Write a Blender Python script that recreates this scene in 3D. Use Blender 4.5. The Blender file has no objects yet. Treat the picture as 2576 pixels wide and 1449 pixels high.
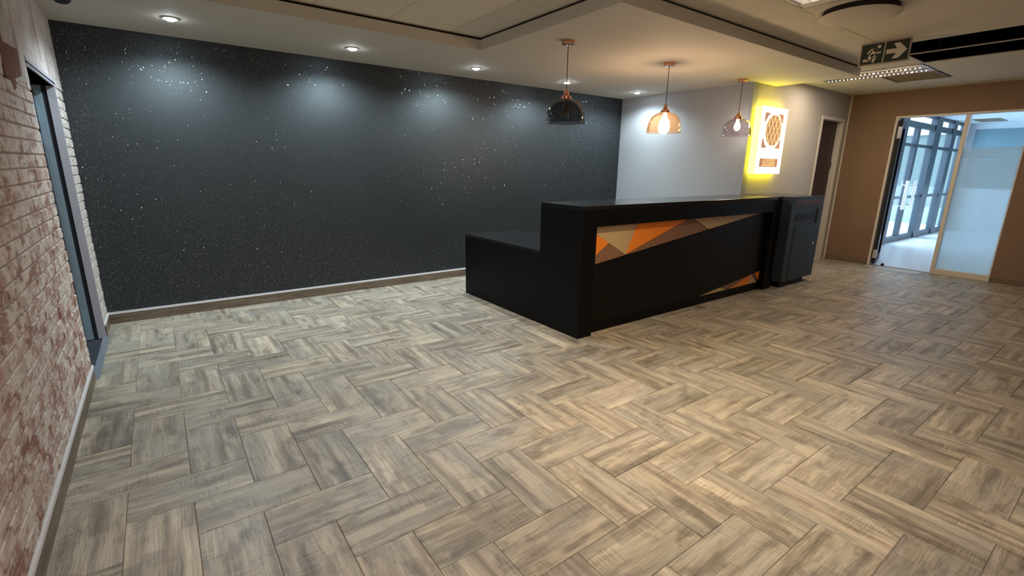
import bpy, bmesh, math, random
from mathutils import Vector, Matrix
random.seed(7)
scene = bpy.context.scene
COL = scene.collection

# ------------------------------------------------------------------ camera
cam_d = bpy.data.cameras.new('camera'); cam = bpy.data.objects.new('camera', cam_d); COL.objects.link(cam)
YAW, PITCH, ROLL, FPX = 0.6338, -0.2490, 0.0152, 1197.3
fw = Vector((math.sin(YAW)*math.cos(PITCH), math.cos(YAW)*math.cos(PITCH), math.sin(PITCH)))
rt = Vector((math.cos(YAW), -math.sin(YAW), 0)); up = rt.cross(fw)
r2 = math.cos(ROLL)*rt + math.sin(ROLL)*up; u2 = -math.sin(ROLL)*rt + math.cos(ROLL)*up
M = Matrix((r2, u2, -fw)).transposed().to_4x4(); M.translation = (0, 0, 1.5)
cam.matrix_world = M
cam_d.sensor_fit = 'HORIZONTAL'; cam_d.sensor_width = 36; cam_d.lens = FPX/2576*36
cam_d.clip_start = 0.05; cam_d.clip_end = 300
scene.camera = cam

# ------------------------------------------------------------------ world, exposure
w = bpy.data.worlds.new('world'); scene.world = w; w.use_nodes = True
bg = w.node_tree.nodes['Background']; bg.inputs[0].default_value = (0.56, 0.76, 1.0, 1); bg.inputs[1].default_value = 9.0
vs = scene.view_settings
vs.view_transform = 'Standard'; vs.look = 'None'; vs.gamma = 1; vs.use_curve_mapping = False; vs.exposure = 0.75
scene.cycles.max_bounces = 10; scene.cycles.diffuse_bounces = 5; scene.cycles.transparent_max_bounces = 16
scene.cycles.sample_clamp_indirect = 6.0; scene.cycles.sample_clamp_direct = 0.0
scene.cycles.caustics_reflective = False; scene.cycles.caustics_refractive = False

def light(name, typ, loc, energy, color, parent=None, **kw):
    d = bpy.data.lights.new(name, typ); d.energy = energy; d.color = color
    for k, v in kw.items(): setattr(d, k, v)
    o = bpy.data.objects.new(name, d); COL.objects.link(o); o.location = loc
    if parent: o.parent = parent; o.location = Vector(loc) - parent.location
    return o

# ------------------------------------------------------------------ dimensions
XL, YB, ZS, ZC = -0.541, 5.695, 2.607, 2.723
XG, YS, XR = 6.386, 3.486, 9.475
XA, YA, YF, XE = 2.747, 4.327, 2.516, 6.953
YN = -3.2                      # wall behind the camera
TW, TX, TY = 0.245, 0.435, 2.834

# ------------------------------------------------------------------ mesh helpers
def box(bm, x0, x1, y0, y1, z0, z1):
    v = [bm.verts.new((x, y, z)) for z in (z0, z1) for y in (y0, y1) for x in (x0, x1)]
    for f in ((0,2,3,1),(4,5,7,6),(0,1,5,4),(2,6,7,3),(0,4,6,2),(1,3,7,5)):
        bm.faces.new([v[i] for i in f])
    return bm
def B(*a):
    bm = bmesh.new()
    for q in (a if isinstance(a[0], (tuple, list)) else [a]): box(bm, *q)
    return bm
def bev(bm, w, seg=1):
    bmesh.ops.bevel(bm, geom=bm.edges[:], offset=w, segments=seg, affect='EDGES', profile=0.5); return bm
def prism(pts, axis, a0, a1, bm=None):
    """extrude a 2D outline along axis ('x': pts are (y,z); 'y': (x,z); 'z': (x,y))"""
    bm = bm or bmesh.new()
    def P(p, a): return {'x': (a, p[0], p[1]), 'y': (p[0], a, p[1]), 'z': (p[0], p[1], a)}[axis]
    lo = [bm.verts.new(P(p, a0)) for p in pts]; hi = [bm.verts.new(P(p, a1)) for p in pts]
    n = len(pts)
    f = [bm.faces.new(lo), bm.faces.new(hi)]
    for i in range(n): f.append(bm.faces.new((lo[i], lo[(i+1) % n], hi[(i+1) % n], hi[i])))
    bmesh.ops.recalc_face_normals(bm, faces=bm.faces[:])
    return bm
def lathe(prof, c=(0, 0, 0), n=40, bm=None, close=False):
    bm = bm or bmesh.new(); rings = []
    for r, z in prof:
        if r < 1e-6: rings.append([bm.verts.new((c[0], c[1], c[2]+z))])
        else: rings.append([bm.verts.new((c[0]+r*math.cos(2*math.pi*k/n), c[1]+r*math.sin(2*math.pi*k/n), c[2]+z)) for k in range(n)])
    pairs = list(zip(rings, rings[1:])) + ([(rings[-1], rings[0])] if close else [])
    for a, b in pairs:
        for k in range(n):
            q = [a[k % len(a)], a[(k+1) % len(a)], b[(k+1) % len(b)], b[k % len(b)]]
            u = []
            for v in q:
                if v not in u: u.append(v)
            if len(u) > 2: bm.faces.new(u)
    bmesh.ops.recalc_face_normals(bm, faces=bm.faces[:])
    return bm
def tube(p0, p1, r, n=10, bm=None):
    bm = bm or bmesh.new(); p0, p1 = Vector(p0), Vector(p1); d = (p1-p0).normalized()
    a = d.orthogonal().normalized(); b = d.cross(a)
    R = [[bm.verts.new(p + r*(math.cos(2*math.pi*k/n)*a + math.sin(2*math.pi*k/n)*b)) for k in range(n)] for p in (p0, p1)]
    for k in range(n): bm.faces.new((R[0][k], R[0][(k+1) % n], R[1][(k+1) % n], R[1][k]))
    bm.faces.new(R[0][::-1]); bm.faces.new(R[1])
    return bm
def wloc(o):
    v = Vector(o.location)
    while o.parent: o = o.parent; v += Vector(o.location)
    return v
def link(name, me, mat, parent=None):
    o = bpy.data.objects.new(name, me); COL.objects.link(o)
    if mat and not me.materials: me.materials.append(mat)
    if parent: o.parent = parent; o.location = -wloc(parent)
    return o
def obj(name, bm, mat, parent=None, smooth=False):
    me = bpy.data.meshes.new(name); bmesh.ops.recalc_face_normals(bm, faces=bm.faces[:]); bm.to_mesh(me); bm.free()
    if smooth:
        for p in me.polygons: p.use_smooth = True
        me.set_sharp_from_angle(angle=math.radians(40))
    return link(name, me, mat, parent)
def tag(o, label, cat=None, group=None, kind=None):
    o['label'] = label
    if cat: o['category'] = cat
    if group: o['group'] = group
    if kind: o['kind'] = kind
    return o
def empty(name, loc, label, cat=None, group=None, kind=None):
    o = bpy.data.objects.new(name, None); COL.objects.link(o); o.location = loc; o.empty_display_size = .1
    return tag(o, label, cat, group, kind)
def struct(name, bm, mat, label):
    return tag(obj(name, bm, mat), label, None, None, 'structure')
def copy_tree(o, parent=None):
    c = o.copy(); COL.objects.link(c)
    if parent: c.parent = parent
    for ch in list(o.children): copy_tree(ch, c)
    return c
def text(name, s, size, loc, rot, mat, parent, depth=.001, align='CENTER', width=None, spacing=1.0):
    cu = bpy.data.curves.new(name, 'FONT'); cu.body = s; cu.size = size; cu.extrude = depth
    cu.align_x = align; cu.align_y = 'CENTER'; cu.space_character = spacing; cu.resolution_u = 3
    t = bpy.data.objects.new(name, cu); COL.objects.link(t)
    bpy.context.view_layer.update()
    dg = bpy.context.evaluated_depsgraph_get(); me = bpy.data.meshes.new_from_object(t.evaluated_get(dg))
    wx = t.dimensions.x
    bpy.data.objects.remove(t)
    me.name = name; me.materials.clear()
    o = link(name, me, mat, parent); o.location = Vector(loc) - wloc(parent); o.rotation_euler = rot
    if width: o.scale = (width/wx, 1, 1)
    return o

# ------------------------------------------------------------------ materials
class NT:
    def __init__(s, name):
        s.m = bpy.data.materials.new(name); s.m.use_nodes = True; s.t = s.m.node_tree; s.n = s.t.nodes
        s.p = s.n['Principled BSDF']; s.out = s.n['Material Output']
    def N(s, typ, **kw):
        n = s.n.new(typ)
        for k, v in kw.items():
            if k.startswith('i_'):
                key = k[2:]; key = int(key) if key.isdigit() else key.replace('_', ' ')
                n.inputs[key].default_value = v
            else: setattr(n, k, v)
        return n
    def L(s, a, b): s.t.links.new(a, b)
    def mix(s, fac, a, b, blend='MIX'):
        n = s.N('ShaderNodeMix', data_type='RGBA', blend_type=blend)
        for v, i in ((fac, 0), (a, 6), (b, 7)):
            if hasattr(v, 'links'): s.L(v, n.inputs[i])
            else: n.inputs[i].default_value = v if i == 0 else (*v, 1)
        return n.outputs[2]
    def noise(s, vec, scale, detail=3, rough=.5, dist=0):
        n = s.N('ShaderNodeTexNoise', i_Scale=scale, i_Detail=detail, i_Roughness=rough, i_Distortion=dist)
        if vec is not None: s.L(vec, n.inputs['Vector'])
        return n.outputs['Fac']
    def ramp(s, fac, stops, interp='LINEAR'):
        n = s.N('ShaderNodeValToRGB'); s.L(fac, n.inputs[0]); cr = n.color_ramp; cr.interpolation = interp
        while len(cr.elements) < len(stops): cr.elements.new(.5)
        for e, (p, c) in zip(cr.elements, stops): e.position = p; e.color = (*c, 1) if len(c) == 3 else c
        return n.outputs[0]
    def math(s, op, a, b=None, c=None):
        n = s.N('ShaderNodeMath', operation=op)
        for i, v in enumerate((a, b, c)):
            if v is None: continue
            if hasattr(v, 'links'): s.L(v, n.inputs[i])
            else: n.inputs[i].default_value = v
        return n.outputs[0]
    def scale(s, vec, k, off=None):
        n = s.N('ShaderNodeVectorMath', operation='MULTIPLY'); s.L(vec, n.inputs[0]); n.inputs[1].default_value = k
        if off is None: return n.outputs[0]
        a = s.N('ShaderNodeVectorMath', operation='ADD'); s.L(n.outputs[0], a.inputs[0]); s.L(off, a.inputs[1]); return a.outputs[0]
    def bump(s, h, st, d=.002):
        b = s.N('ShaderNodeBump', i_Strength=st, i_Distance=d); s.L(h, b.inputs['Height']); s.L(b.outputs[0], s.p.inputs['Normal'])
    def obj(s): return s.N('ShaderNodeTexCoord').outputs['Object']
def simple(name, col, rough=.5, metal=0, var=.06, scale=6, spec=.5, bump=0):
    t = NT(name); c = t.obj(); n = t.noise(c, scale, 4)
    t.L(t.mix(n, tuple(x*(1-var) for x in col), tuple(min(1, x*(1+var)) for x in col)), t.p.inputs['Base Color'])
    t.p.inputs['Roughness'].default_value = rough; t.p.inputs['Metallic'].default_value = metal
    t.p.inputs['Specular IOR Level'].default_value = spec
    if bump: t.bump(t.noise(c, 220, 3), bump, .001)
    return t.m
def emit(name, col, st):
    t = NT(name); t.p.inputs['Base Color'].default_value = (*[min(1, c) for c in col], 1)
    t.p.inputs['Emission Color'].default_value = (*col, 1); t.p.inputs['Emission Strength'].default_value = st
    return t.m
def glass(name, tint, gloss=.12, rough=.02, milk=None):
    t = NT(name); tr = t.N('ShaderNodeBsdfTransparent'); tr.inputs[0].default_value = (*tint, 1)
    gl = t.N('ShaderNodeBsdfGlossy'); gl.inputs['Roughness'].default_value = rough; gl.inputs[0].default_value = (1, 1, 1, 1)
    lw = t.N('ShaderNodeLayerWeight', i_Blend=.12); mx = t.N('ShaderNodeMixShader')
    t.L(t.math('MULTIPLY_ADD', lw.outputs['Fresnel'], .55, gloss*.2), mx.inputs[0]); t.L(tr.outputs[0], mx.inputs[1]); t.L(gl.outputs[0], mx.inputs[2])
    if milk:
        tl = t.N('ShaderNodeBsdfTranslucent'); tl.inputs[0].default_value = (*milk, 1); m2 = t.N('ShaderNodeMixShader'); m2.inputs[0].default_value = .006
        t.L(tr.outputs[0], m2.inputs[1]); t.L(tl.outputs[0], m2.inputs[2]); t.L(m2.outputs[0], mx.inputs[1])
    t.L(mx.outputs[0], t.out.inputs[0]); return t.m

def wood_tile(name, stuff):
    t = NT(name)
    if stuff:
        a = t.N('ShaderNodeAttribute', attribute_name='tuv').outputs['Vector']
        sx = t.N('ShaderNodeSeparateXYZ'); t.L(a, sx.inputs[0]); u, v, sd = sx.outputs
    else:
        sx = t.N('ShaderNodeSeparateXYZ'); t.L(t.obj(), sx.inputs[0]); u, v = sx.outputs[0], sx.outputs[1]
        sd = t.math('MULTIPLY', t.N('ShaderNodeObjectInfo').outputs['Random'], 100)
    cb = t.N('ShaderNodeCombineXYZ'); t.L(u, cb.inputs[0]); t.L(v, cb.inputs[1]); t.L(sd, cb.inputs[2]); P = cb.outputs[0]
    warp = t.noise(t.scale(P, (7, 10, 1)), 1, 2)
    v2 = t.math('MULTIPLY_ADD', t.math('SUBTRACT', warp, .5), .020, v)
    c2 = t.N('ShaderNodeCombineXYZ'); t.L(u, c2.inputs[0]); t.L(v2, c2.inputs[1]); t.L(sd, c2.inputs[2]); Q = c2.outputs[0]
    st = t.noise(t.scale(Q, (1.3, 19, 1)), 1, 2, .5)                      # broad plank stripes along the tile
    pl = t.noise(t.scale(Q, (4.5, 9, 3.1)), 1, 3, .6)                     # blotches
    gr = t.noise(t.scale(Q, (9, 150, 1)), 1, 3, .65)                      # fine grain
    saw = t.noise(t.scale(P, (190, 9, 1)), 1, 2, .5)                      # cross saw marks
    base = t.ramp(st, [(.28, (.20, .170, .138)), (.42, (.345, .298, .243)), (.52, (.46, .395, .315)), (.64, (.58, .52, .43)), (.74, (.41, .355, .29))])
    # printed strips: 3 or 4 boards side by side, each cut at its own length
    vi = t.math('FLOOR', t.math('MULTIPLY_ADD', t.math('ADD', v2, t.math('MULTIPLY', sd, 1.37)), 15.5, t.math('MULTIPLY', sd, 3.1)))
    wn = t.N('ShaderNodeTexWhiteNoise', noise_dimensions='2D'); c3 = t.N('ShaderNodeCombineXYZ'); t.L(vi, c3.inputs[0]); t.L(sd, c3.inputs[1]); t.L(c3.outputs[0], wn.inputs['Vector'])
    ui = t.math('FLOOR', t.math('MULTIPLY_ADD', u, 2.6, t.math('MULTIPLY', wn.outputs['Value'], 9)))
    wm = t.N('ShaderNodeTexWhiteNoise', noise_dimensions='3D'); c4 = t.N('ShaderNodeCombineXYZ'); t.L(vi, c4.inputs[0]); t.L(ui, c4.inputs[1]); t.L(sd, c4.inputs[2]); t.L(c4.outputs[0], wm.inputs['Vector'])
    base = t.mix(1.0, base, t.ramp(wm.outputs['Value'], [(0, (.76, .75, .745)), (.35, (.94, .93, .92)), (.7, (1.06, 1.05, 1.03)), (1, (1.22, 1.20, 1.16))]), 'MULTIPLY')
    hue = t.noise(t.scale(Q, (2, 6, 7)), 1, 2)
    base = t.mix(t.ramp(hue, [(.42, (0, 0, 0)), (.62, (.55, .55, .55))]), base, (.39, .37, .335))
    dark = t.ramp(pl, [(.55, (0, 0, 0)), (.68, (.62, .62, .62))])
    base = t.mix(dark, base, (.175, .14, .113))
    lightb = t.ramp(t.noise(t.scale(Q, (5, 13, 5.7)), 1, 3, .6), [(.60, (0, 0, 0)), (.70, (.6, .6, .6))])
    base = t.mix(lightb, base, (.56, .50, .40))
    g = t.ramp(gr, [(.30, (.62, .62, .62)), (.60, (1.08, 1.08, 1.08))])
    base = t.mix(.8, base, g, 'MULTIPLY')
    sm = t.ramp(t.noise(t.scale(Q, (5, 9, 9.3)), 1, 2), [(.50, (0, 0, 0)), (.62, (1, 1, 1))])
    sw = t.ramp(saw, [(.42, (.55, .53, .5)), (.55, (1, 1, 1))])
    base = t.mix(t.math('MULTIPLY', sm, .65), base, t.mix(1.0, base, sw, 'MULTIPLY'))
    tone = t.ramp(t.math('FRACT', t.math('MULTIPLY', sd, 7.31)), [(0, (.90, .90, .895)), (1, (1.10, 1.08, 1.05))])
    base = t.mix(1.0, base, tone, 'MULTIPLY')
    t.L(base, t.p.inputs['Base Color'])
    t.L(t.ramp(gr, [(0, (.50, .50, .50)), (1, (.38, .38, .38))]), t.p.inputs['Roughness'])
    t.p.inputs['Specular IOR Level'].default_value = .5
    t.bump(gr, .12, .001)
    return t.m

def brick_mat(name):
    t = NT(name)
    pos = t.N('ShaderNodeNewGeometry').outputs['Position']
    cell = t.N('ShaderNodeTexVoronoi', i_Scale=1.0); t.L(t.scale(pos, (1, 4.8, 14.3)), cell.inputs['Vector'])
    rnd = t.N('ShaderNodeSeparateColor'); t.L(cell.outputs['Color'], rnd.inputs[0])
    base = t.ramp(rnd.outputs[0], [(0, (.27, .120, .098)), (.35, (.38, .205, .170)), (.65, (.46, .310, .265)), (1, (.56, .45, .39))])
    wash = t.ramp(t.noise(t.scale(pos, (1, 8, 13)), 1, 3, .6), [(.42, (.05, .05, .05)), (.56, (.95, .95, .95))])
    base = t.mix(wash, base, (.72, .645, .585))
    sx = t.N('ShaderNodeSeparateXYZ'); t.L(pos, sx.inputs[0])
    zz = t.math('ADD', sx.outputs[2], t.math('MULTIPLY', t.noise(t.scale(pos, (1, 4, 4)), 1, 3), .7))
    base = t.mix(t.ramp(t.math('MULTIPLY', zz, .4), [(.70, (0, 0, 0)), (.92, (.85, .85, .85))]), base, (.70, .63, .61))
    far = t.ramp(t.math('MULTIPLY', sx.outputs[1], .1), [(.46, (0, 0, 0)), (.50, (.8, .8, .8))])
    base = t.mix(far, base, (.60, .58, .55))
    soot = t.ramp(t.noise(t.scale(pos, (1, 22, 34)), 1, 3, .6), [(.54, (0, 0, 0)), (.68, (.7, .7, .7))])
    base = t.mix(soot, base, (.20, .095, .075))
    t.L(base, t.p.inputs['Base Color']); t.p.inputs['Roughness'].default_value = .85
    t.bump(t.noise(pos, 90, 4), .35, .003)
    return t.m

def glitter_mat(name):
    t = NT(name); c = t.obj()
    grain = t.noise(t.scale(c, (260, 260, 150)), 1, 3, .7)
    big = t.noise(t.scale(c, (3, 3, 3)), 1, 3)
    col = t.mix(grain, (.006, .0065, .0075), (.024, .0265, .0295))
    col = t.mix(t.math('MULTIPLY', big, .3), col, (.012, .0125, .014))
    t.L(col, t.p.inputs['Base Color']); t.p.inputs['Roughness'].default_value = .6
    t.p.inputs['Specular IOR Level'].default_value = .08
    t.bump(grain, .5, .002)
    vo = t.N('ShaderNodeTexVoronoi', i_Scale=135.0); t.L(c, vo.inputs['Vector'])
    sc = t.N('ShaderNodeSeparateColor'); t.L(vo.outputs['Color'], sc.inputs[0])
    n0 = t.N('ShaderNodeNewGeometry').outputs['Normal']
    off = t.N('ShaderNodeVectorMath', operation='SUBTRACT'); t.L(vo.outputs['Color'], off.inputs[0]); off.inputs[1].default_value = (.5, .5, .5)
    sx = t.N('ShaderNodeVectorMath', operation='SCALE'); t.L(off.outputs[0], sx.inputs[0]); sx.inputs['Scale'].default_value = .40
    ad = t.N('ShaderNodeVectorMath', operation='ADD'); t.L(n0, ad.inputs[0]); t.L(sx.outputs[0], ad.inputs[1])
    nm = t.N('ShaderNodeVectorMath', operation='NORMALIZE'); t.L(ad.outputs[0], nm.inputs[0])
    gl = t.N('ShaderNodeBsdfGlossy'); gl.inputs['Roughness'].default_value = .13; gl.inputs[0].default_value = (.72, .80, .86, 1); t.L(nm.outputs[0], gl.inputs['Normal'])
    pick = t.N('ShaderNodeTexWhiteNoise', noise_dimensions='3D'); t.L(vo.outputs['Position'], pick.inputs['Vector'])
    near = t.math('LESS_THAN', vo.outputs['Distance'], .27)
    fac = t.math('MULTIPLY', t.math('GREATER_THAN', pick.outputs['Value'], .80), near)
    # a uniform fine metallic dust in the paper
    g2 = t.N('ShaderNodeBsdfGlossy'); g2.inputs['Roughness'].default_value = .50; g2.inputs[0].default_value = (.50, .58, .62, 1)
    m1 = t.N('ShaderNodeMixShader'); m1.inputs[0].default_value = .08; t.L(t.p.outputs[0], m1.inputs[1]); t.L(g2.outputs[0], m1.inputs[2])
    m2 = t.N('ShaderNodeMixShader'); t.L(fac, m2.inputs[0]); t.L(m1.outputs[0], m2.inputs[1]); t.L(gl.outputs[0], m2.inputs[2])
    t.L(m2.outputs[0], t.out.inputs[0]); return t.m

M_TILE, M_TILE_S = wood_tile('wood_look_tile', False), wood_tile('wood_look_tile_far', True)
M_BRICK = brick_mat('whitewashed_brick')
M_MORTAR = simple('mortar', (.46, .36, .32), .9, 0, .25, 20, bump=.4)
M_PLASTER = NT('worn_plaster')
def _pl():
    t = M_PLASTER; pos = t.N('ShaderNodeNewGeometry').outputs['Position']
    n = t.noise(t.scale(pos, (1, 5, 2.5)), 1, 5, .65); n2 = t.noise(t.scale(pos, (1, 14, 14)), 1, 4)
    c = t.ramp(n, [(.32, (.40, .32, .30)), (.46, (.58, .52, .51)), (.62, (.70, .66, .66))])
    c = t.mix(t.ramp(n2, [(.58, (0, 0, 0)), (.70, (.5, .5, .5))]), c, (.42, .31, .27))
    t.L(c, t.p.inputs['Base Color']); t.p.inputs['Roughness'].default_value = .85; t.bump(n2, .3, .003)
_pl(); M_PLASTER = M_PLASTER.m
M_REDBRICK = simple('bare_brick', (.20, .085, .06), .9, 0, .35, 30, bump=.4)
M_GLITTER = glitter_mat('black_glitter_paper')
M_GREY = simple('grey_paint', (.345, .37, .40), .7, 0, .03)
M_ALCOVE = simple('putty_paint', (.46, .43, .40), .7, 0, .03)
M_BROWN = simple('brown_paint', (.25, .155, .110), .65, 0, .05, bump=.15)
M_CEIL = simple('bulkhead_paint', (.62, .59, .53), .8, 0, .02)
M_CTILE = simple('ceiling_board', (.72, .67, .57), .85, 0, .06, 40)
M_TEE = simple('tee_bar_enamel', (.50, .46, .40), .5)
M_DARKGAP = simple('black_shadow_gap', (.02, .017, .013), .9)
M_VOID = simple('ceiling_void', (.022, .018, .024), .9)
M_GROUT = simple('grout', (.25, .22, .185), .85, 0, .2, 30)
M_SKIRT = None
M_WHITE = simple('white_trim', (.78, .77, .80), .5)
M_CREAM = simple('cream_frame', (.74, .69, .64), .45)
M_STEEL = simple('blue_grey_enamel', (.27, .36, .43), .45, 0, .05)
M_STEELF = simple('lilac_grey_frame', (.50, .50, .57), .5, 0, .05)
M_GASKET = simple('black_gasket', (.012, .013, .022), .7)
M_MAT = simple('navy_mat', (.030, .034, .048), .95, 0, .3, 60, bump=.5)
M_ALU = simple('brushed_aluminium', (.55, .62, .70), .35, .8, .08, 40)
M_BLACK = simple('black_laminate', (.004, .0036, .0044), .48, 0, .1, 8, .12)
M_BLACKTOP = simple('black_gloss_top', (.012, .012, .014), .16, 0, .1, 8, .6)
M_PANEL = simple('black_board', (.006, .0048, .0045), .45, 0, .1, 8, .16)
M_ORANGE = simple('orange_laminate', (1.0, .27, .028), .45, 0, .05)
M_TAN = simple('tan_laminate', (.60, .42, .23), .45, 0, .05)
M_BRN = simple('brown_laminate', (.27, .14, .08), .45, 0, .08)
M_COPPER = simple('copper', (.80, .40, .26), .25, 1, .05)
M_CORD = simple('dark_cord', (.02, .018, .016), .7)
M_MAROON = simple('maroon_door', (.045, .018, .022), .5)
M_LETTER = simple('faded_red_letters', (.30, .15, .17), .6)
M_BOX = simple('charcoal_box', (.036, .044, .056), .55, 0, .12, 30, .22, bump=.1)
M_CHROME = simple('chrome', (.75, .75, .75), .2, 1)
M_BRASS = simple('brass', (.7, .5, .25), .35, 1)
M_CHAR = simple('charcoal_aluminium', (.030, .044, .058), .4, .1)
M_PALE = simple('white_satin_metal', (.85, .88, .92), .35, 0)
M_EXITG = simple('exit_green', (.018, .030, .020), .5)
M_EXITW = simple('exit_white', (.62, .60, .50), .5)
M_EXITF = simple('exit_border', (.42, .38, .34), .5)
M_VENT = simple('vent_enamel', (.21, .17, .12), .6)
M_ROOM2 = simple('pale_blue_paint', (.66, .72, .76), .7)
M_TEAL = simple('teal_paint', (.16, .26, .30), .6)
M_FLOOR2 = simple('pale_stone_floor', (.62, .64, .68), .30, 0, .06, 3)
M_PAVE = simple('light_paving', (.70, .72, .70), .9)
M_FACADE = simple('grey_green_render', (.085, .100, .085), .9)
M_KERB = simple('pale_green_wall', (.15, .20, .14), .9)
M_GLASS = glass('clear_glass', (.93, .96, .97), .10)
M_SMOKE = glass('smoked_glass', (.60, .61, .63), .10, .06)
M_AMBER = glass('amber_glass', (.98, .83, .69), .10, .06, (.95, .62, .36))
M_SMOKE2 = glass('light_smoked_glass', (.90, .87, .88), .10, .06)
M_DARKGLASS = glass('dark_tinted_glass', (.10, .11, .14), .12)
def _frost():
    t = NT('frosted_film'); tr = t.N('ShaderNodeBsdfTransparent'); tr.inputs[0].default_value = (.86, .93, .95, 1)
    df = t.N('ShaderNodeBsdfDiffuse'); df.inputs[0].default_value = (.62, .70, .72, 1)
    tl = t.N('ShaderNodeBsdfTranslucent'); tl.inputs[0].default_value = (.72, .80, .82, 1)
    a = t.N('ShaderNodeMixShader'); a.inputs[0].default_value = .55; t.L(df.outputs[0], a.inputs[1]); t.L(tl.outputs[0], a.inputs[2])
    b = t.N('ShaderNodeMixShader'); t.L(t.math('MULTIPLY_ADD', t.noise(t.obj(), 40, 3), .06, .46), b.inputs[0])
    t.L(tr.outputs[0], b.inputs[1]); t.L(a.outputs[0], b.inputs[2]); t.L(b.outputs[0], t.out.inputs[0]); return t.m
M_FROST = _frost()
def _skirt():
    t = NT('wood_look_skirting'); c = t.obj()
    n = t.noise(t.scale(c, (3, 3, 60)), 1, 4, .6)
    t.L(t.ramp(n, [(.3, (.095, .068, .048)), (.55, (.19, .145, .105)), (.75, (.30, .24, .18))]), t.p.inputs['Base Color'])
    t.p.inputs['Roughness'].default_value = .45; return t.m
M_SKIRT = _skirt()
M_BULB_ON = emit('bulb_warm', (1.0, .90, .76), 92)
M_BULB_ON2 = emit('bulb_warm_small', (1.0, .88, .74), 40)
M_LED = emit('downlight_lens', (.86, .95, 1.0), 90)
M_TUBE = emit('lit_tube', (1.0, .84, .60), 4)
M_TUBE2 = emit('lit_lamp_row', (1.0, .90, .78), 5)
M_SIGNF = emit('lightbox_face', (1.0, .93, .66), 1.0)
M_SIGNS = emit('lightbox_side', (1.0, .82, .05), 6)
M_LOGO = emit('logo_brown', (.46, .22, .11), .40)
M_LOGOL = emit('logo_line', (.95, .66, .26), .62)
M_PANELFILL = emit('panel_fill', (.90, .96, 1.0), 16)  # glow of the added lobby panels
M_BULB_OFF = simple('unlit_bulb', (.20, .13, .09), .15)

# ------------------------------------------------------------------ floor
ROOM = (XL, XR, YN, YB)
floor = struct('floor', B(XL, XR+.15, YN, YB, -.12, -.004), M_GROUT, 'herringbone floor of weathered wood-look tiles in the reception room')
def inview(x, y):
    p = Vector((x, y, 0)) - Vector((0, 0, 1.5)); d = p.dot(fw)
    if d < .3: return None
    sx, sy = 1288 + FPX*p.dot(r2)/d, 724.5 - FPX*p.dot(u2)/d
    return (sx, sy, d) if (-60 < sx < 2636 and sy < 1520) else None
def hidden(x0, x1, y0, y1):          # under walls and cabinets, or beyond the room
    if y0 > YS-.02 and x0 > XG: return True
    if x0 > 3.0 and x1 < 6.3 and y0 > 2.98 and y1 < 3.4: return True
    return False
rects = []
for i in range(-40, 70):
    for k in range(-12, 14):
        x, y = TX + i*TW, TY - i*TW - 4*TW*k
        for kind, (a, b, c, d) in (('v', (x-TW, x, y-2*TW, y)), ('h', (x-TW, x+TW, y, y+TW))):
            ca, cb, cc, cd = max(a, XL), min(b, XR), max(c, YN), min(d, YB)
            if cb-ca < .02 or cd-cc < .02: continue
            if cb > XG and cd > YS and ca < XG: pass
            if hidden(ca, cb, cc, cd): continue
            rects.append((kind, ca, cb, cc, cd, (b-a)-(cb-ca) < 1e-4 and (d-c)-(cd-cc) < 1e-4))
def area_px(r):
    v = inview((r[1]+r[2])/2, (r[3]+r[4])/2)
    if not v: return 0
    return (r[2]-r[1])*(r[4]-r[3])*1.5/v[2]**3
rects.sort(key=lambda r: -area_px(r))
G = .0012
def tile_bm(lx, ly, bm=None, cx=0, cy=0, rot=False):
    bm = bm or bmesh.new(); t = .0015
    hx, hy = lx/2-G, ly/2-G
    lo = [(-hx, -hy), (hx, -hy), (hx, hy), (-hx, hy)]
    a = [bm.verts.new((cx+x, cy+y, -.008)) for x, y in lo]
    b = [bm.verts.new((cx+x, cy+y, -.0016)) for x, y in lo]
    c = [bm.verts.new((cx+x*(1-t/hx), cy+y*(1-t/hy), 0)) for x, y in lo]
    fs = [bm.faces.new(c)]
    for p, q in ((a, b), (b, c)):
        for k in range(4): fs.append(bm.faces.new((p[k], p[(k+1) % 4], q[(k+1) % 4], q[k])))
    return bm, fs
bm, _ = tile_bm(2*TW, TW); tile_me = bpy.data.meshes.new('tile'); bm.to_mesh(tile_me); bm.free(); tile_me.materials.append(M_TILE)
for r in rects[:300]:
    kind, a, b, c, d, full = r
    if full: me = tile_me
    else:
        bm, _ = tile_bm(b-a, d-c) if kind == 'h' else tile_bm(d-c, b-a)
        me = bpy.data.meshes.new('tile'); bm.to_mesh(me); bm.free(); me.materials.append(M_TILE)
    o = bpy.data.objects.new('tile', me); COL.objects.link(o); o.parent = floor
    o.location = ((a+b)/2, (c+d)/2, random.uniform(-.0004, .0004))
    o.rotation_euler = (0, 0, (math.pi/2 if kind == 'v' else 0) + (math.pi if full and random.random() < .5 else 0))
bm = bmesh.new(); lay = bm.loops.layers.float_vector.new('tuv')
for r in rects[300:]:
    kind, a, b, c, d, full = r; sd = random.random()*100
    _, fs = tile_bm(b-a, d-c, bm, (a+b)/2, (c+d)/2)
    for f in fs:
        for lp in f.loops:
            x, y = lp.vert.co.x-(a+b)/2, lp.vert.co.y-(c+d)/2
            lp[lay] = (x, y, sd) if kind == 'h' else (y, x, sd)
far_tiles = obj('far_tiles', bm, M_TILE_S, floor); far_tiles['kind'] = 'stuff'

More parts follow.
